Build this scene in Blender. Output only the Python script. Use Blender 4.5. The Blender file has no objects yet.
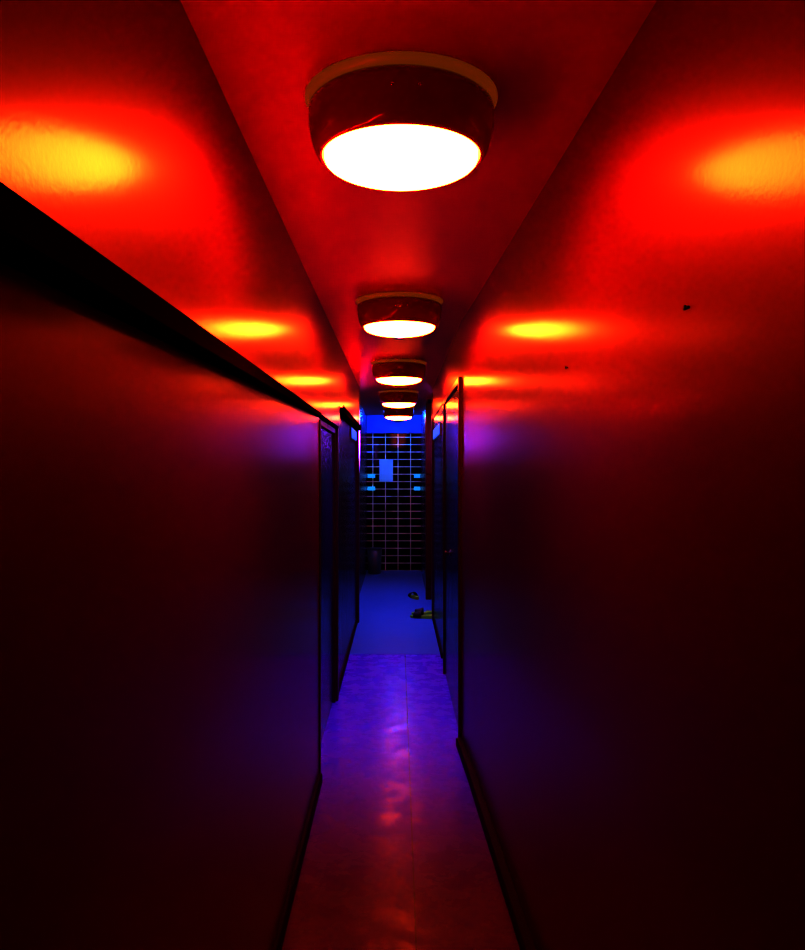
import bpy, bmesh, math
from mathutils import Vector
S=bpy.context.scene
COL=S.collection
S.view_settings.view_transform='Standard'
S.view_settings.look='None'
S.view_settings.exposure=0.10
S.view_settings.gamma=0.5
EYE=1.52
CEIL=2.35

# ---------------- materials ----------------
def new_mat(name):
    m=bpy.data.materials.new(name); m.use_nodes=True
    nt=m.node_tree; b=nt.nodes['Principled BSDF']
    return m,nt,b
def paint(name,c1,c2,rough,spec=0.5,scale=6,bump=0.05,bscale=180,rvar=0.08,metal=0.0,coat=0,crough=.15):
    m,nt,b=new_mat(name)
    N=nt.nodes; L=nt.links
    tc=N.new('ShaderNodeTexCoord')
    n=N.new('ShaderNodeTexNoise'); n.inputs['Scale'].default_value=scale; n.inputs['Detail'].default_value=6
    L.new(tc.outputs['Object'],n.inputs['Vector'])
    mx=N.new('ShaderNodeMix'); mx.data_type='RGBA'
    mx.inputs[6].default_value=(*c1,1); mx.inputs[7].default_value=(*c2,1)
    L.new(n.outputs['Fac'],mx.inputs[0]); L.new(mx.outputs[2],b.inputs['Base Color'])
    mr=N.new('ShaderNodeMapRange'); mr.inputs[3].default_value=max(0.02,rough-rvar); mr.inputs[4].default_value=rough+rvar
    L.new(n.outputs['Fac'],mr.inputs[0]); L.new(mr.outputs[0],b.inputs['Roughness'])
    b.inputs['Specular IOR Level'].default_value=spec; b.inputs['Metallic'].default_value=metal
    b.inputs['Coat Weight'].default_value=coat; b.inputs['Coat Roughness'].default_value=crough
    if bump>0:
        n2=N.new('ShaderNodeTexNoise'); n2.inputs['Scale'].default_value=bscale; n2.inputs['Detail'].default_value=3
        L.new(tc.outputs['Object'],n2.inputs['Vector'])
        bp=N.new('ShaderNodeBump'); bp.inputs['Strength'].default_value=bump; bp.inputs['Distance'].default_value=0.01
        L.new(n2.outputs['Fac'],bp.inputs['Height']); L.new(bp.outputs[0],b.inputs['Normal'])
        if coat: L.new(bp.outputs[0],b.inputs['Coat Normal'])
    return m
M_wall=paint('red_gloss_paint',(.235,.0006,.045),(.245,.0007,.05),.5,.2,3,.024,100,.01,metal=.52,coat=.65,crough=.18)
M_ceil=paint('ceiling_red_paint',(.50,.0012,.003),(.51,.0013,.004),.42,.25,3,.008,90,.01)
M_black=paint('black_trim_paint',(.022,.0004,.0008),(.030,.0005,.001),.95,.0,20,.0,rvar=.03)
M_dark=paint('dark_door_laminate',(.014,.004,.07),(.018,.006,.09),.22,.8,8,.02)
M_frame=paint('dark_frame_paint',(.07,.001,.014),(.08,.002,.018),.3,.5,14,.02)
M_base=paint('baseboard_vinyl',(.03,.0006,.008),(.04,.001,.01),.5,.06,14,.02)
M_house=paint('lamp_housing_enamel',(.20,.001,.0015),(.21,.0015,.002),.35,.2,20,0,coat=1,crough=.1)
hb=M_house.node_tree.nodes['Principled BSDF']; hb.inputs['Emission Color'].default_value=(1,.003,.0,1); hb.inputs['Emission Strength'].default_value=.06  # faint self-glow stands in for light on the housing
M_header=paint('blue_grey_header_paint',(.03,.10,.30),(.04,.13,.36),.5,.3,9,.03)
M_steel=paint('dull_steel',(.65,.62,.62),(.8,.75,.75),.2,.5,30,0,metal=1)
M_dsteel=paint('dark_bronze_metal',(.06,.03,.03),(.10,.05,.05),.35,.5,30,0,metal=1)
M_paper=paint('pale_blue_paper',(.20,.9,.80),(.24,.92,.84),.7,.3,10,0)
M_bin=paint('grey_plastic',(.04,.12,.14),(.05,.15,.18),.4,.5,10,0)
M_sole=paint('tan_rubber',(.36,.85,.05),(.40,.9,.07),.5,.3,30,.05)
M_strap=paint('dark_strap_leather',(.02,.02,.02),(.03,.03,.03),.5,.2,30,.05)

def emis(name,col,strength,base=(.8,.8,.8),taper=None):
    m,nt,b=new_mat(name)
    N=nt.nodes; L=nt.links
    tc=N.new('ShaderNodeTexCoord'); n=N.new('ShaderNodeTexNoise'); n.inputs['Scale'].default_value=3
    L.new(tc.outputs['Object'],n.inputs['Vector'])
    mr=N.new('ShaderNodeMapRange'); mr.inputs[3].default_value=strength*.95; mr.inputs[4].default_value=strength*1.05
    L.new(n.outputs['Fac'],mr.inputs[0]); out=mr.outputs[0]
    if taper:
        # emission fades towards the ends so the wall wash gets soft edges
        sp=N.new('ShaderNodeSeparateXYZ'); L.new(tc.outputs['Object'],sp.inputs[0])
        ab=N.new('ShaderNodeMath'); ab.operation='ABSOLUTE'; L.new(sp.outputs['Y'],ab.inputs[0])
        r=N.new('ShaderNodeMapRange'); r.interpolation_type='SMOOTHSTEP'; r.inputs[1].default_value=0; r.inputs[2].default_value=taper; r.inputs[3].default_value=1; r.inputs[4].default_value=.01
        L.new(ab.outputs[0],r.inputs[0])
        mu=N.new('ShaderNodeMath'); mu.operation='MULTIPLY'; L.new(out,mu.inputs[0]); L.new(r.outputs[0],mu.inputs[1]); out=mu.outputs[0]
    L.new(out,b.inputs['Emission Strength'])
    b.inputs['Emission Color'].default_value=(*col,1); b.inputs['Base Color'].default_value=(*base,1)
    b.inputs['Roughness'].default_value=.4
    return m
M_lens=emis('glowing_opal_lens',(1,.118,.0160),66)
M_blue=emis('blue_tube_glass',(.03,.22,1),380)
M_violet=emis('violet_blue_tube_glass',(.40,.09,1),44,taper=.37)
M_cyan=emis('cyan_strip_glass',(.01,.45,.95),1.0,(.02,.02,.03))
M_panel=emis('blue_patch_glow',(.01,.22,1),1.1,(.02,.02,.03))
M_spotlens=emis('blue_fill_lens',(.02,.12,1),2)
M_fill=emis('red_fill_glow',(1,.002,.002),125)
M_glow=emis('amber_rim_glow',(1,.30,.015),.24,(.15,.01,.01))  # gold light on the rim put in as emission

def floor_mat():
    m,nt,b=new_mat('worn_sheet_floor'); N=nt.nodes; L=nt.links
    tc=N.new('ShaderNodeTexCoord')
    n=N.new('ShaderNodeTexNoise'); n.inputs['Scale'].default_value=4; n.inputs['Detail'].default_value=10; n.inputs['Roughness'].default_value=.6
    L.new(tc.outputs['Object'],n.inputs['Vector'])
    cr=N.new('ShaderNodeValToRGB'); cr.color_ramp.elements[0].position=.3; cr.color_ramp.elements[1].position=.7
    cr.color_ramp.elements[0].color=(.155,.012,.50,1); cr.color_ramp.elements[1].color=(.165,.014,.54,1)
    L.new(n.outputs['Fac'],cr.inputs[0])
    sep=N.new('ShaderNodeSeparateXYZ'); L.new(tc.outputs['Object'],sep.inputs[0])
    a=N.new('ShaderNodeMath'); a.operation='SUBTRACT'; a.inputs[1].default_value=.058; L.new(sep.outputs['X'],a.inputs[0])
    ab=N.new('ShaderNodeMath'); ab.operation='ABSOLUTE'; L.new(a.outputs[0],ab.inputs[0])
    lt=N.new('ShaderNodeMath'); lt.operation='LESS_THAN'; lt.inputs[1].default_value=.0022; L.new(ab.outputs[0],lt.inputs[0])
    mx=N.new('ShaderNodeMix'); mx.data_type='RGBA'; mx.inputs[7].default_value=(.03,.003,.08,1)
    L.new(lt.outputs[0],mx.inputs[0]); L.new(cr.outputs[0],mx.inputs[6]); L.new(mx.outputs[2],b.inputs['Base Color'])
    n2=N.new('ShaderNodeTexNoise'); n2.inputs['Scale'].default_value=9; n2.inputs['Detail'].default_value=8; n2.inputs['Roughness'].default_value=.6
    L.new(tc.outputs['Object'],n2.inputs['Vector'])
    mr=N.new('ShaderNodeMapRange'); mr.inputs[1].default_value=.45; mr.inputs[2].default_value=.66; mr.inputs[3].default_value=.32; mr.inputs[4].default_value=.12
    L.new(n2.outputs['Fac'],mr.inputs[0]); L.new(mr.outputs[0],b.inputs['Roughness'])
    b.inputs['Specular IOR Level'].default_value=.13
    bp=N.new('ShaderNodeBump'); bp.inputs['Strength'].default_value=.16; bp.inputs['Distance'].default_value=.010
    L.new(n2.outputs['Fac'],bp.inputs['Height']); L.new(bp.outputs[0],b.inputs['Normal'])
    return m
M_floor=floor_mat()
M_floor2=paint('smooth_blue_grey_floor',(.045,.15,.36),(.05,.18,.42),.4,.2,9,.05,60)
def tile_mat():
    m,nt,b=new_mat('black_glazed_tiles'); N=nt.nodes; L=nt.links
    tc=N.new('ShaderNodeTexCoord')
    sep=N.new('ShaderNodeSeparateXYZ'); cb=N.new('ShaderNodeCombineXYZ')
    L.new(tc.outputs['Object'],sep.inputs[0]); L.new(sep.outputs['X'],cb.inputs['X']); L.new(sep.outputs['Z'],cb.inputs['Y'])
    br=N.new('ShaderNodeTexBrick'); br.offset=0; br.inputs['Scale'].default_value=1
    br.inputs['Brick Width'].default_value=.19; br.inputs['Row Height'].default_value=.112; br.inputs['Mortar Size'].default_value=.0068
    br.inputs['Mortar Smooth'].default_value=.2
    br.inputs['Color1'].default_value=(.003,.004,.005,1); br.inputs['Color2'].default_value=(.010,.012,.015,1)
    gn=N.new('ShaderNodeTexNoise'); gn.inputs['Scale'].default_value=5; L.new(cb.outputs[0],gn.inputs['Vector'])
    gr=N.new('ShaderNodeValToRGB'); gr.color_ramp.elements[0].position=.32; gr.color_ramp.elements[1].position=.6
    gr.color_ramp.elements[0].color=(.34,.6,.45,1); gr.color_ramp.elements[1].color=(.65,.98,.75,1)
    L.new(gn.outputs['Fac'],gr.inputs[0]); L.new(gr.outputs[0],br.inputs['Mortar'])
    L.new(cb.outputs[0],br.inputs['Vector']); L.new(br.outputs['Color'],b.inputs['Base Color'])
    mr=N.new('ShaderNodeMapRange'); mr.inputs[3].default_value=.05; mr.inputs[4].default_value=.7
    L.new(br.outputs['Fac'],mr.inputs[0]); L.new(mr.outputs[0],b.inputs['Roughness'])
    b.inputs['Specular IOR Level'].default_value=.09
    bp=N.new('ShaderNodeBump'); bp.invert=True; bp.inputs['Strength'].default_value=.2; bp.inputs['Distance'].default_value=.004
    L.new(br.outputs['Fac'],bp.inputs['Height']); L.new(bp.outputs[0],b.inputs['Normal'])
    return m
M_tile=tile_mat()

# ---------------- helpers ----------------
def add(name,bm,mat,parent=None,smooth=False,**props):
    me=bpy.data.meshes.new(name); bmesh.ops.recalc_face_normals(bm,faces=bm.faces)
    bm.to_mesh(me); bm.free()
    o=bpy.data.objects.new(name,me); COL.objects.link(o)
    if mat: me.materials.append(mat)
    if smooth:
        for p in me.polygons: p.use_smooth=True
    if parent: o.parent=parent
    for k,v in props.items(): o[k]=v
    return o
def bbox(bm,x0,x1,y0,y1,z0,z1):
    vs=[bm.verts.new((x,y,z)) for x in(x0,x1) for y in(y0,y1) for z in(z0,z1)]
    for f in((0,1,3,2),(4,6,7,5),(0,4,5,1),(2,3,7,6),(0,2,6,4),(1,5,7,3)):
        bm.faces.new([vs[i] for i in f])
def box(name,x0,x1,y0,y1,z0,z1,mat,parent=None,bevel=0,**props):
    bm=bmesh.new(); bbox(bm,x0,x1,y0,y1,z0,z1)
    if bevel: bmesh.ops.bevel(bm,geom=bm.edges[:],offset=bevel,segments=2,affect='EDGES',profile=.7)
    return add(name,bm,mat,parent,**props)
def struct(name,*a,label,cat,**k):
    return box(name,*a,kind='structure',label=label,category=cat,**k)
def lathe(name,prof,mat,parent=None,seg=96,loc=(0,0,0),close=False):
    bm=bmesh.new(); rings=[]
    for r,z in prof:
        if r<1e-6: rings.append([bm.verts.new((0,0,z))])
        else: rings.append([bm.verts.new((r*math.cos(2*math.pi*i/seg),r*math.sin(2*math.pi*i/seg),z)) for i in range(seg)])
    if close: rings.append(rings[0])
    for a,b in zip(rings,rings[1:]):
        for i in range(seg):
            j=(i+1)%seg
            if len(a)==1 and len(b)==1: continue
            if len(a)==1: bm.faces.new([a[0],b[j],b[i]])
            elif len(b)==1: bm.faces.new([a[i],a[j],b[0]])
            else: bm.faces.new([a[i],a[j],b[j],b[i]])
    o=add(name,bm,mat,parent,smooth=True); o.location=loc
    return o
def empty(name,loc,**p):
    o=bpy.data.objects.new(name,None); COL.objects.link(o); o.location=loc; o.empty_display_size=.1
    for k,v in p.items(): o[k]=v
    return o
def prism(name,pa,pb,mat,**props):
    bm=bmesh.new(); A=[bm.verts.new(v) for v in pa]; B=[bm.verts.new(v) for v in pb]; n=len(A)
    for i in range(n):
        j=(i+1)%n; bm.faces.new([A[i],A[j],B[j],B[i]])
    bm.faces.new(A); bm.faces.new(B)
    return add(name,bm,mat,**props)

# ---------------- room shell ----------------
YB=-1.4; YE=12.1
def XR(y): return .445-.0329*(y-1.8) if y<3.9 else .376-.0436*(min(y,4.45)-3.9)
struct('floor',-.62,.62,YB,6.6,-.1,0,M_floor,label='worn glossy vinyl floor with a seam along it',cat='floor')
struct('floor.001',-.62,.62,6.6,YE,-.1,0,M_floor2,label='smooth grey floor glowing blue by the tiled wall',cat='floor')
struct('trim_1',-.41,.38,6.597,6.603,0,.002,M_floor2,label='thin threshold strip across the floor',cat='threshold')
struct('ceiling',-.62,.62,YB,YE,CEIL,CEIL+.1,M_ceil,label='glossy red painted corridor ceiling',cat='ceiling')
struct('wall_back',-.62,.62,YB-.1,YB,0,CEIL,M_wall,label='red painted wall closing the corridor',cat='wall')
struct('wall_end',-.62,.62,YE,YE+.1,0,CEIL,M_tile,label='black glazed tile wall with pale grout lines',cat='wall')
# left side
struct('wall_left',-.52,-.385,YB,3.9,0,CEIL,M_wall,label='glossy red painted wall panel with black ledge',cat='wall')
struct('wall_left.001',-.52,-.385,3.9,5.3,1.80,CEIL,M_wall,label='glossy red wall strip above the doors',cat='wall')
struct('wall_left.004',-.52,-.385,5.3,8.0,1.94,CEIL,M_wall,label='glossy red wall strip above the doors',cat='wall')
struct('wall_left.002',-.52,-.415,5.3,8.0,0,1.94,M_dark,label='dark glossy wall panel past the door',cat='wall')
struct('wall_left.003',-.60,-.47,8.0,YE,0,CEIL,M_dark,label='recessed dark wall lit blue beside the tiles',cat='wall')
# right side, slightly converging
bm=bmesh.new(); rows=[]
for y in(YB,3.5,3.9,4.2,4.45):
    x=XR(y); rows.append([bm.verts.new(v) for v in((x,y,0),(.58,y,0),(.58,y,CEIL),(x,y,CEIL))])
for a,b in zip(rows,rows[1:]):
    for i in range(4):
        j=(i+1)%4; bm.faces.new([a[i],a[j],b[j],b[i]])
bm.faces.new(rows[0]); bm.faces.new(rows[-1])
add('wall_right',bm,M_wall,kind='structure',label='glossy red painted wall reflecting the lamps',category='wall')
struct('wall_right.001',XR(4.45),.56,4.45,8.2,2.045,CEIL,M_wall,label='glossy red wall strip above the doorway',cat='wall')
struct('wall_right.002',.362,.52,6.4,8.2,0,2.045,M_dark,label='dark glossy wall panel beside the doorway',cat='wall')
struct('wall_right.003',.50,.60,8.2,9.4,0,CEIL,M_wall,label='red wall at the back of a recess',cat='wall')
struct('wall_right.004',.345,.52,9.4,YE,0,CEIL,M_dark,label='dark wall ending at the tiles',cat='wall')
struct('trim_13',-.475,.35,12.04,12.10,2.07,CEIL,M_header,label='blue painted header above the black tiles',cat='header')
# black ledge on left partition: deeper near the camera, running out to nothing by the door
def LP(y): t=(y-.7)/3.2; return .05-.038*t          # projection from wall
def LZ(y): t=(y-.7)/3.2; return 1.760+.034*t        # top height
def LT(y): t=(y-.7)/3.2; return .040-.022*t         # thickness
bm=bmesh.new(); pts=[]
for y in(YB,.7,2.3,3.9):
    xl=-.385+LP(y); zt=LZ(y); th=LT(y)
    pts.append([bm.verts.new(v) for v in((-.387,y,zt-th),(xl-.004,y,zt-th),(xl,y,zt-th+.004),(xl,y,zt+.003),(xl-.003,y,zt+.004),(xl-.005,y,zt),(-.387,y,zt))])
for a,b in zip(pts,pts[1:]):
    for i in range(7):
        j=(i+1)%7; bm.faces.new([a[i],a[j],b[j],b[i]])
bm.faces.new(pts[0]); bm.faces.new(pts[-1])
add('trim_2',bm,M_black,kind='structure',label='black tapering ledge running along the red wall',category='ledge')
def fill_strip(name,xw,z0,z1,y0,y1,lab,w=.014):  # unseen red strip added to brighten ceiling and upper walls
    P=lambda y,z:[(xw+.0005,y,z-.001),(xw+w,y,z-.001),(xw+w,y,z+.002),(xw+.0005,y,z+.008)]
    prism(name,P(y0,z0),P(y1,z1),M_fill,label=lab,category='light strip',group='red fill strips added on the ledges')
fill_strip('red_fill_strip',-.385,LZ(.9),LZ(3.88),.9,3.88,'thin red fill light added out of sight on the black ledge',.0065)
struct('trim_3',-.416,-.366,5.34,7.95,1.91,1.938,M_black,label='black rail above the dark doors',cat='rail')
struct('trim_12',-.368,-.364,5.34,7.95,1.936,1.952,M_black,label='small black lip along the rail',cat='rail')
fill_strip('red_fill_strip',-.385,1.939,1.939,5.36,7.93,'thin red fill light added out of sight on the black rail',.006)
struct('trim_4',-.386,-.383,.68,.80,2.018,2.0195,M_steel,label='short thin metal strip on the red wall',cat='metal strip')
# corner posts
struct('trim_7',-.43,-.378,3.90,3.93,0,1.765,M_frame,bevel=.004,label='dark post at the end of the red panel',cat='post')
struct('trim_8',-.43,-.395,5.26,5.34,0,1.94,M_frame,bevel=.004,label='dark upright post beside the door',cat='post')
struct('trim_9',-.52,-.388,7.95,8.02,0,2.3,M_frame,bevel=.004,label='dark upright post at the recess edge',cat='post')
struct('trim_10',.345,.40,8.14,8.22,0,2.3,M_frame,bevel=.004,label='dark upright post at the recess edge',cat='post')
struct('trim_11',.325,.40,9.38,9.46,0,2.3,M_frame,bevel=.004,label='dark upright post before the tiled wall',cat='post')
def baseboard(name,side,t,y0,y1,fx):
    def P(y):
        xw=fx(y); return [(xw-side*.002,y,0),(xw+side*t,y,0),(xw+side*t,y,.035),(xw+side*(t-.006),y,.042),(xw-side*.002,y,.046)]
    prism(name,P(y0),P(y1),M_base,kind='structure',label='low dark skirting strip along the wall',category='baseboard')
baseboard('baseboard_left',1,.016,YB,3.9,lambda y:-.385)
baseboard('baseboard_left.001',1,.014,5.34,7.95,lambda y:-.415)
baseboard('baseboard_right',-1,.034,YB,3.9,XR)
baseboard('baseboard_right.002',-1,.034,3.9,4.42,XR)
baseboard('baseboard_right.001',-1,.014,6.45,8.14,lambda y:.362)

# doors
def handle(parent,x,y,z,sx):
    bm=bmesh.new()
    bmesh.ops.create_cone(bm,cap_ends=True,segments=24,radius1=.024,radius2=.022,depth=.008)
    for v in bm.verts: v.co=Vector((x+sx*(v.co.z+.004),y+v.co.x,z+v.co.y))
    def tube(p0,p1,r):
        d=(Vector(p1)-Vector(p0)); q=d.to_track_quat('Z','Y')
        ret=bmesh.ops.create_cone(bm,cap_ends=True,segments=16,radius1=r,radius2=r,depth=d.length)
        for v in ret['verts']: v.co=q@v.co+(Vector(p0)+Vector(p1))/2
    tube((x,y,z),(x+sx*.03,y,z),.008); tube((x+sx*.03,y-.008,z),(x+sx*.03,y+.10,z),.007)
    return add('handle',bm,M_dsteel,parent,smooth=False,label='dark metal lever handle')
def hinge(parent,x,y,z):
    bm=bmesh.new()
    bmesh.ops.create_cone(bm,cap_ends=True,segments=16,radius1=.008,radius2=.008,depth=.09)
    for v in bm.verts: v.co+=Vector((x,y,z))
    bbox(bm,x-.004,x+.004,y-.02,y+.02,z-.04,z+.04)
    return add('hinge',bm,M_dsteel,parent)
def frame(parent,x0,x1,y0,y1,top,w):
    bm=bmesh.new()
    bbox(bm,x0,x1,y0-w,y0,0,top+w); bbox(bm,x0,x1,y1,y1+w,0,top+w); bbox(bm,x0,x1,y0,y1,top,top+w)
    return add('door_frame',bm,M_frame,parent)
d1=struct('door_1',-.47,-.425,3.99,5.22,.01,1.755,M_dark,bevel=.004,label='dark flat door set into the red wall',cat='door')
frame(d1,-.47,-.41,3.985,5.225,1.758,.03)
for z in(1.57,.98,.3): hinge(d1,-.418,4.25,z)
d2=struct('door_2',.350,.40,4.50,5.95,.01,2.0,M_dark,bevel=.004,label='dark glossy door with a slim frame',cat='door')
frame(d2,.336,.40,4.485,5.955,2.005,.035)
handle(d2,.350,5.3,.97,-1)
for z in(1.75,.3): hinge(d2,.345,5.93,z)
d3=struct('door_3',.362,.41,6.03,6.36,.01,2.0,M_dark,bevel=.004,label='narrow dark cupboard door beside the doorway',cat='door')

# ---------------- ceiling lamps ----------------
def make_lamp():
    e=empty('ceiling_lamp',(0.007,1.80,CEIL),label='round ceiling lamp with dark red housing and glowing lens',category='lamp',group='round lamps along the corridor ceiling')
    p=[]
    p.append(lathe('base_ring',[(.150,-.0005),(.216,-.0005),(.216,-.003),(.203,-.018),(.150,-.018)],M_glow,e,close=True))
    p[-1]['label']='base ring with its lit amber edge put in as glow'
    p.append(lathe('housing',[(.150,-.0185),(.200,-.0185),(.207,-.025),(.208,-.04),(.207,-.065),(.202,-.09),(.196,-.11),(.188,-.124),(.180,-.130),(.175,-.128),(.174,-.12),(.150,-.115)],M_house,e))
    pr=[(.1725,-.116),(.1725,-.132)]
    for i in range(1,13):
        a=i/12*math.pi/2; pr.append((.1725*math.cos(a) if i<12 else 0,-.132-.036*math.sin(a)))
    p.append(lathe('lens',pr,M_lens,e))
    for k,a in enumerate((-95,-80,40,160)):
        bm=bmesh.new(); bmesh.ops.create_uvsphere(bm,u_segments=16,v_segments=8,radius=.004)
        o=add('screw',bm,M_steel,e,smooth=True,label='small shiny screw head')
        a=math.radians(a); o.location=(.207*math.cos(a),.207*math.sin(a),-.06); p.append(o)
    return e,p
lamp,parts=make_lamp()
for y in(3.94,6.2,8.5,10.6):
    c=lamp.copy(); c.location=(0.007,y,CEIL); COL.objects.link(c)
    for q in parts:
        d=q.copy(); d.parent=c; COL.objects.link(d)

# ---------------- blue tubes ----------------
def tube_lamp(loc,lab,mat,rot=(0,0,0)):
    e=empty('tube_lamp',loc,label=lab,category='lamp',group='blue tube lamps')
    box('fixture_body',-.012,.012,-.40,.40,-.03,.03,M_frame,e,bevel=.004)
    bm=bmesh.new(); bmesh.ops.create_cone(bm,cap_ends=True,segments=20,radius1=.014,radius2=.014,depth=.74)
    for v in bm.verts: v.co=Vector((v.co.x,v.co.z,v.co.y))
    g=add('tube',bm,mat,e,smooth=True)
    g.location=(.028,0,0)
    box('tube_socket',.010,.044,-.395,-.37,-.016,.016,M_frame,e)
    box('tube_socket',.010,.044,.37,.395,-.016,.016,M_frame,e)
    e.rotation_euler=rot
    return e
tube_lamp((-.457,8.65,1.86),'unseen violet blue tube upright on the recessed dark wall',M_violet,(math.radians(90),0,0))  # kept out of sight; violet and upright for the wash on the right wall
tube_lamp((.487,9.22,1.86),'added unseen violet blue tube upright inside the side recess',M_violet,(math.radians(90),0,math.pi))  # added out of view to wash the left wall violet
tube_lamp((.007,11.45,CEIL-.013),'added blue tube on the ceiling near the tiles',M_blue,(0,math.radians(90),0))  # added behind the last lamp to light tiles and far floor
# unseen blue spots added behind the round lamps to light the floor blue
def fill_spot(y,power,ang=95):
    e=empty('fill_spot',(.007,y,CEIL),label='added unseen blue downlight set against the ceiling',category='lamp',group='added blue fill spots')
    lathe('trim_ring',[(.030,-.001),(.046,-.001),(.045,-.006),(.034,-.010),(.030,-.008)],M_frame,e,seg=40,close=True)
    lathe('fill_spot_lens',[(0,-.003),(.030,-.003),(.030,-.001),(0,-.001)],M_spotlens,e,seg=40)
    l=bpy.data.lights.new('blue_spot','SPOT'); l.energy=power; l.color=(.03,.20,1); l.spot_size=math.radians(ang); l.spot_blend=1; l.shadow_soft_size=.03
    o=bpy.data.objects.new('blue_spot',l); COL.objects.link(o); o.parent=e; o.location=(0,0,-.03)
fill_spot(5.0,210,88); fill_spot(7.3,240); fill_spot(9.3,230)
# glowing panels added to give the blue patches by the end opening
def panel(x,side,y0,y1,z0,z1):
    e=empty('glow_panel',(x,(y0+y1)/2,(z0+z1)/2),label='flat glowing panel added for a blue patch high on the dark wall',category='lamp',group='blue patches as glowing panels')
    h=(y1-y0)/2; v=(z1-z0)/2; s=side
    xa,xb=sorted((0,s*.012)); box('back_plate',xa,xb,-h-.01,h+.01,-v-.008,v+.008,M_frame,e)
    xa,xb=sorted((s*.0122,s*.018)); box('glass_cover',xa,xb,-h,h,-v,v,M_panel,e,bevel=.002)
panel(-.415,1,6.9,7.7,1.80,1.885)
panel(.362,-1,6.7,7.9,1.82,1.91)

# ---------------- end wall things ----------------
def paper():
    bm=bmesh.new(); nx,nz=8,10; g=[[bm.verts.new((-.105+.21*i/nx, -.003-.004*math.sin(i/nx*3.1)*(1-j/nz), -.17+.34*j/nz)) for j in range(nz+1)] for i in range(nx+1)]
    for i in range(nx):
        for j in range(nz): bm.faces.new([g[i][j],g[i+1][j],g[i+1][j+1],g[i][j+1]])
    o=add('paper_notice',bm,M_paper,smooth=True,label='blank pale blue paper notice fixed to the black tiles',category='paper')
    o.location=(-.18,YE,1.51)
paper()
for x0,x1 in((-.462,-.345),(.24,.337)):
    for z in(1.43,1.24):
        box('cyan_strip',x0,x1,YE-.02,YE-.001,z-.03,z+.03,M_cyan,bevel=.005,label='short glowing cyan strip on the black tiles',category='light strip',group='cyan strips on the tiles')  # emissive bars give the cyan dashes at both edges of the tiles

# bin
e=empty('waste_bin',(-.345,11.75,0),label='small grey plastic waste bin by the tiles',category='bin')
lathe('bin_body',[(0,.0),(.088,0),(.092,.01),(.108,.36),(.104,.36),(.088,.015),(0,.012)],M_bin,e,seg=48)
lathe('bin_rim',[(.103,.355),(.113,.355),(.115,.368),(.110,.376),(.102,.372)],M_bin,e,seg=48,close=True)

# slippers
def slipper(loc,rot,lab):
    e=empty('slipper',loc,label=lab,category='slipper',group='slippers on the floor')
    bm=bmesh.new(); n=40; top=[];bot=[]
    for i in range(n):
        a=2*math.pi*i/n; y=.13*math.sin(a); w=.043*(1+.16*math.sin(a)-.12*math.cos(2*a+.4))
        x=w*math.cos(a); zt=.022+(.012 if y<-.03 else 0)
        top.append(bm.verts.new((x,y,zt))); bot.append(bm.verts.new((x*.95,y*.97,0)))
    bm.faces.new(top); bm.faces.new(bot[::-1])
    for i in range(n):
        j=(i+1)%n; bm.faces.new([bot[i],bot[j],top[j],top[i]])
    add('sole',bm,M_sole,e)
    bm=bmesh.new(); rows=[]
    for k in range(6):
        y=.005+.085*k/5; row=[]
        for i in range(13):
            a=math.pi*i/12; w=.05*(1-.1*k/5); hgt=.06-.018*k/5
            row.append(bm.verts.new((w*math.cos(a),y,.012+hgt*math.sin(a))))
        rows.append(row)
    for a,b in zip(rows,rows[1:]):
        for i in range(12): bm.faces.new([a[i],a[i+1],b[i+1],b[i]])
    s=add('strap',bm,M_strap,e,smooth=True)
    md=s.modifiers.new('Solidify','SOLIDIFY'); md.thickness=.005
    e.rotation_euler=(0,0,rot)
slipper((.25,8.22,0),math.radians(75),'tan slipper with dark strap lying near the wall')
slipper((.27,8.42,0),math.radians(95),'tan slipper with dark strap, behind its pair')
slipper((.19,9.5,0),math.radians(20),'single tan slipper standing farther along the floor')

# tiny raised bars standing for dark scratches on right wall
def scratch(y,z):
    bm=bmesh.new()
    bbox(bm,-.003,.001,-.010,.010,-.0015,.0015); bbox(bm,-.005,-.002,-.002,.002,-.0015,.004)
    o=add('wall_scratch',bm,M_strap,label='tiny dark hook on the red wall',category='scratch',group='scratches on the wall')
    o.location=(XR(y),y,z)
for px,py in((687,308),(567,368)):
    t=(px-398)/800; y=(.445+.0329*1.8)/(t+.0329); scratch(y,EYE+(470-py)/800*y)

# ---------------- world, camera ----------------
w=bpy.data.worlds.new('World'); S.world=w; w.use_nodes=True
w.node_tree.nodes['Background'].inputs[0].default_value=(0,0,0,1)
cam=bpy.data.cameras.new('Camera'); co=bpy.data.objects.new('Camera',cam); COL.objects.link(co)
co.location=(0,0,EYE); co.rotation_euler=(math.radians(90),0,0)
cam.sensor_width=36; cam.lens=800/950*36; cam.shift_x=.0047; cam.shift_y=-.0053; cam.clip_start=.02
S.camera=co
